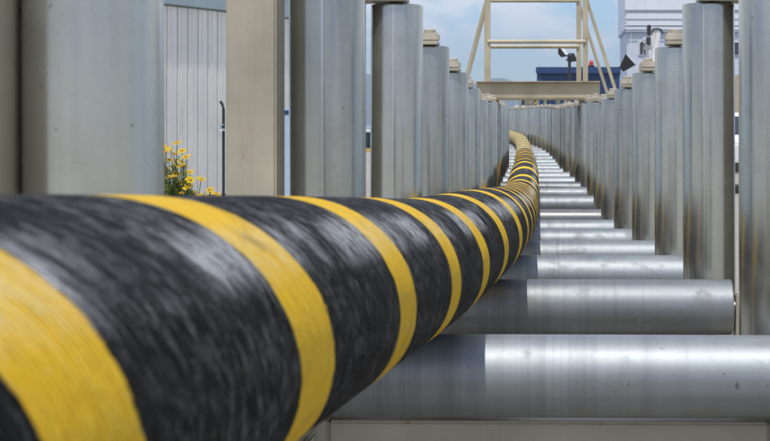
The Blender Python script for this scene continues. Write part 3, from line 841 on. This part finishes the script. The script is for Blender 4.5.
# right-hand gap: tan wall, car
def tan_block():
    y = 58.0
    p = at(752, 122, y)
    g = thing('tan_container', 'tan storage container seen in the slit between right hand rollers', 'container', (p.x, y, GZ))
    H = 47 * y / F - GZ; hw = 1.6
    bm = bmesh.new(); box(bm, -hw, hw, 0, 5, .1, H, .03)
    for i in range(11): box(bm, -hw + .15 + i * .29, -hw + .27 + i * .29, -.03, .002, .25, H - .2, .01)
    obj('body', bm, M['tan'], g, 40)
    for sx in (-1, 1):
        bm = bmesh.new(); box(bm, sx * hw - .08, sx * hw + .08, -.05, .1, 0, H + .02, .01)
        obj('corner_post', bm, M['tan'], g, 40)
tan_block()
def car():
    y = 27.0
    p = at(742, 122, y)
    g = thing('parked_car', 'white parked car glimpsed between the nearest right hand rollers', 'car', (p.x + .2, y, GZ))
    bm = bmesh.new()                                            # body seen from behind, long along y
    prof = [(-.0, .32), (-.05, .85), (.55, .92), (1.0, 1.32), (2.3, 1.36), (3.0, .95), (4.0, .80), (4.1, .35)]
    lv = []
    for sx in (-1, 1):
        lv.append([bm.verts.new((sx * (.82 if z < 1.0 else .66), yy, z)) for yy, z in prof])
    n = len(prof)
    for i in range(n): bm.faces.new((lv[0][i], lv[0][(i + 1) % n], lv[1][(i + 1) % n], lv[1][i]))
    bm.faces.new(lv[0]); bm.faces.new(lv[1])
    bmesh.ops.bevel(bm, geom=bm.edges[:], offset=.05, segments=2, affect='EDGES')
    body = obj('body', bm, M['white'], g, 40)
    bm = bmesh.new(); m = Matrix.Translation((0, .775, 1.13)) @ Matrix.Rotation(math.atan2(.4, .45), 4, 'X')
    box(bm, -.60, .60, -.22, .22, .0, .012, 0, m); obj('rear_window', bm, M['glass'], g)
    for sx in (-1, 1):
        bm = bmesh.new(); box(bm, sx * .70 - .02, sx * .70 + .02, 1.1, 2.4, 1.0, 1.26, .01, None); obj('side_window', bm, M['glass'], g, 40)
        bm = bmesh.new(); box(bm, sx * .68 - .10, sx * .68 + .10, -.07, -.02, .6, .8, .02); obj('tail_light', bm, M['red'], g, 40)
        for yy in (.8, 3.2):
            bm = bmesh.new(); rod(bm, (sx * .74, yy, .31), (sx * .90, yy, .31), .31, 28, .03); w = obj('wheel', bm, M['tyre'], g, 40)
            bm = bmesh.new(); rod(bm, (sx * .90, yy, .31), (sx * .91, yy, .31), .19, 20); obj('rim', bm, M['alu'], w, 40)
    bm = bmesh.new(); box(bm, -.8, .8, -.10, .0, .36, .52, .03); obj('bumper', bm, M['black'], g, 40)
car()

# ------------------------------------------------------------------ air
bm = bmesh.new(); box(bm, -2700, 2700, -150, 2700, GZ - 4.5, 130)
hz = obj('haze', bm, M['white']); tag(hz, kind='stuff')
hm = bpy.data.materials.new('air'); hm.use_nodes = True; hm.node_tree.nodes.clear()
q = NB(hm.node_tree); ou = q.n('ShaderNodeOutputMaterial'); pv = q.n('ShaderNodeVolumePrincipled')
pv.inputs['Color'].default_value = (.66, .82, 1.0, 1); pv.inputs['Density'].default_value = .0006; pv.inputs['Anisotropy'].default_value = .2
q.l(pv.outputs[0], ou.inputs['Volume']); hz.data.materials[0] = hm

# ------------------------------------------------------------------ sky and sun
SUN_EL, SUN_AZ = R(66), R(-171)         # azimuth from +Y (away from the camera), negative to the left
w = bpy.data.worlds.new('World'); sc.world = w; w.use_nodes = True
nt = w.node_tree; nt.nodes.clear(); q = NB(nt)
out = q.n('ShaderNodeOutputWorld'); bg = q.n('ShaderNodeBackground')
sky = q.n('ShaderNodeTexSky', sky_type='NISHITA'); sky.sun_disc = False
sky.sun_elevation = SUN_EL; sky.sun_rotation = SUN_AZ; sky.air_density = 1.0; sky.dust_density = .15; sky.ozone_density = 2.0
tc = q.n('ShaderNodeTexCoord').outputs['Generated']
cl = q.noise(q.mapping(tc, (15, 15, 32), (2.3, .4, .1)), 1.3, 8, .55, .2)
cl2 = q.noise(q.mapping(tc, (3, 3, 6), (.2, .4, .7)), 1.2, 4, .5)
cf = q.mapr(q.math('ADD', q.math('MULTIPLY', cl, .7), q.math('MULTIPLY', cl2, .3)), .47, .565, 0, .97)
hs = q.n('ShaderNodeHueSaturation'); hs.inputs['Saturation'].default_value = 1.1; hs.inputs['Hue'].default_value = .5; hs.inputs['Value'].default_value = 1.0; q.l(sky.outputs[0], hs.inputs['Color'])
tint = q.n('ShaderNodeVectorMath', operation='MULTIPLY'); q.l(hs.outputs[0], tint.inputs[0]); tint.inputs[1].default_value = (.92, 1.08, 1.33)
c = q.mix(cf, tint.outputs[0], (9.6, 9.8, 10.2))
# unseen low warm grey cloud, added behind the camera to neutralise reflections
sx = q.n('ShaderNodeSeparateXYZ'); q.l(tc, sx.inputs[0])
added_bank = q.math('MULTIPLY', q.mapr(sx.outputs[1], .25, -.35, 0, 1), q.mapr(q.math('ADD', sx.outputs[2], q.math('MULTIPLY', cl2, .2)), .46, .30, 0, .8))
c = q.mix(added_bank, c, (6.4, 6.05, 5.5))
# unseen bright cloud band, added above the view ahead for the cable's reflection
front = q.math('MULTIPLY', q.mapr(sx.outputs[1], .3, .7, 0, 1), q.math('MULTIPLY', q.mapr(sx.outputs[2], .09, .15, 0, 1), q.mapr(sx.outputs[2], .46, .30, 0, 1)))
front = q.math('MULTIPLY', front, q.mapr(q.noise(q.mapping(tc, (5, 5, 9)), 1.5, 6, .55), .38, .52, .15, 1))
c = q.mix(front, c, (10.5, 10.5, 10.6))
q.l(c, bg.inputs['Color']); bg.inputs['Strength'].default_value = .09
q.l(bg.outputs[0], out.inputs['Surface'])
sl = bpy.data.lights.new('sun', 'SUN'); sl.energy = 2.4; sl.angle = R(.5); sl.color = (1, .955, .88)
so = bpy.data.objects.new('sun', sl); col.objects.link(so)
sd = Vector((math.sin(SUN_AZ) * math.cos(SUN_EL), math.cos(SUN_AZ) * math.cos(SUN_EL), math.sin(SUN_EL)))
so.rotation_euler = sd.to_track_quat('Z', 'Y').to_euler(); so.location = (0, 0, 20)

# ------------------------------------------------------------------ camera
cd = bpy.data.cameras.new('camera'); co = bpy.data.objects.new('camera', cd); col.objects.link(co)
cd.sensor_width = 36; cd.lens = 36 * F / 770
co.location = (0, 0, 0); co.rotation_euler = (R(90), 0, 0)
cd.shift_x = (385 - VX) / 770; cd.shift_y = (VY - 220.5) / 770
cd.clip_start = .05; cd.clip_end = 8000
cd.dof.use_dof = True; cd.dof.focus_distance = 6.3; cd.dof.aperture_fstop = 15
sc.camera = co
sc.render.resolution_x = 1024; sc.render.resolution_y = 586
sc.view_settings.view_transform = 'Standard'; sc.view_settings.look = 'None'
sc.view_settings.exposure = .5; sc.view_settings.gamma = 1; sc.view_settings.use_curve_mapping = False
sc.render.engine = 'CYCLES'
sc.cycles.use_denoising = True
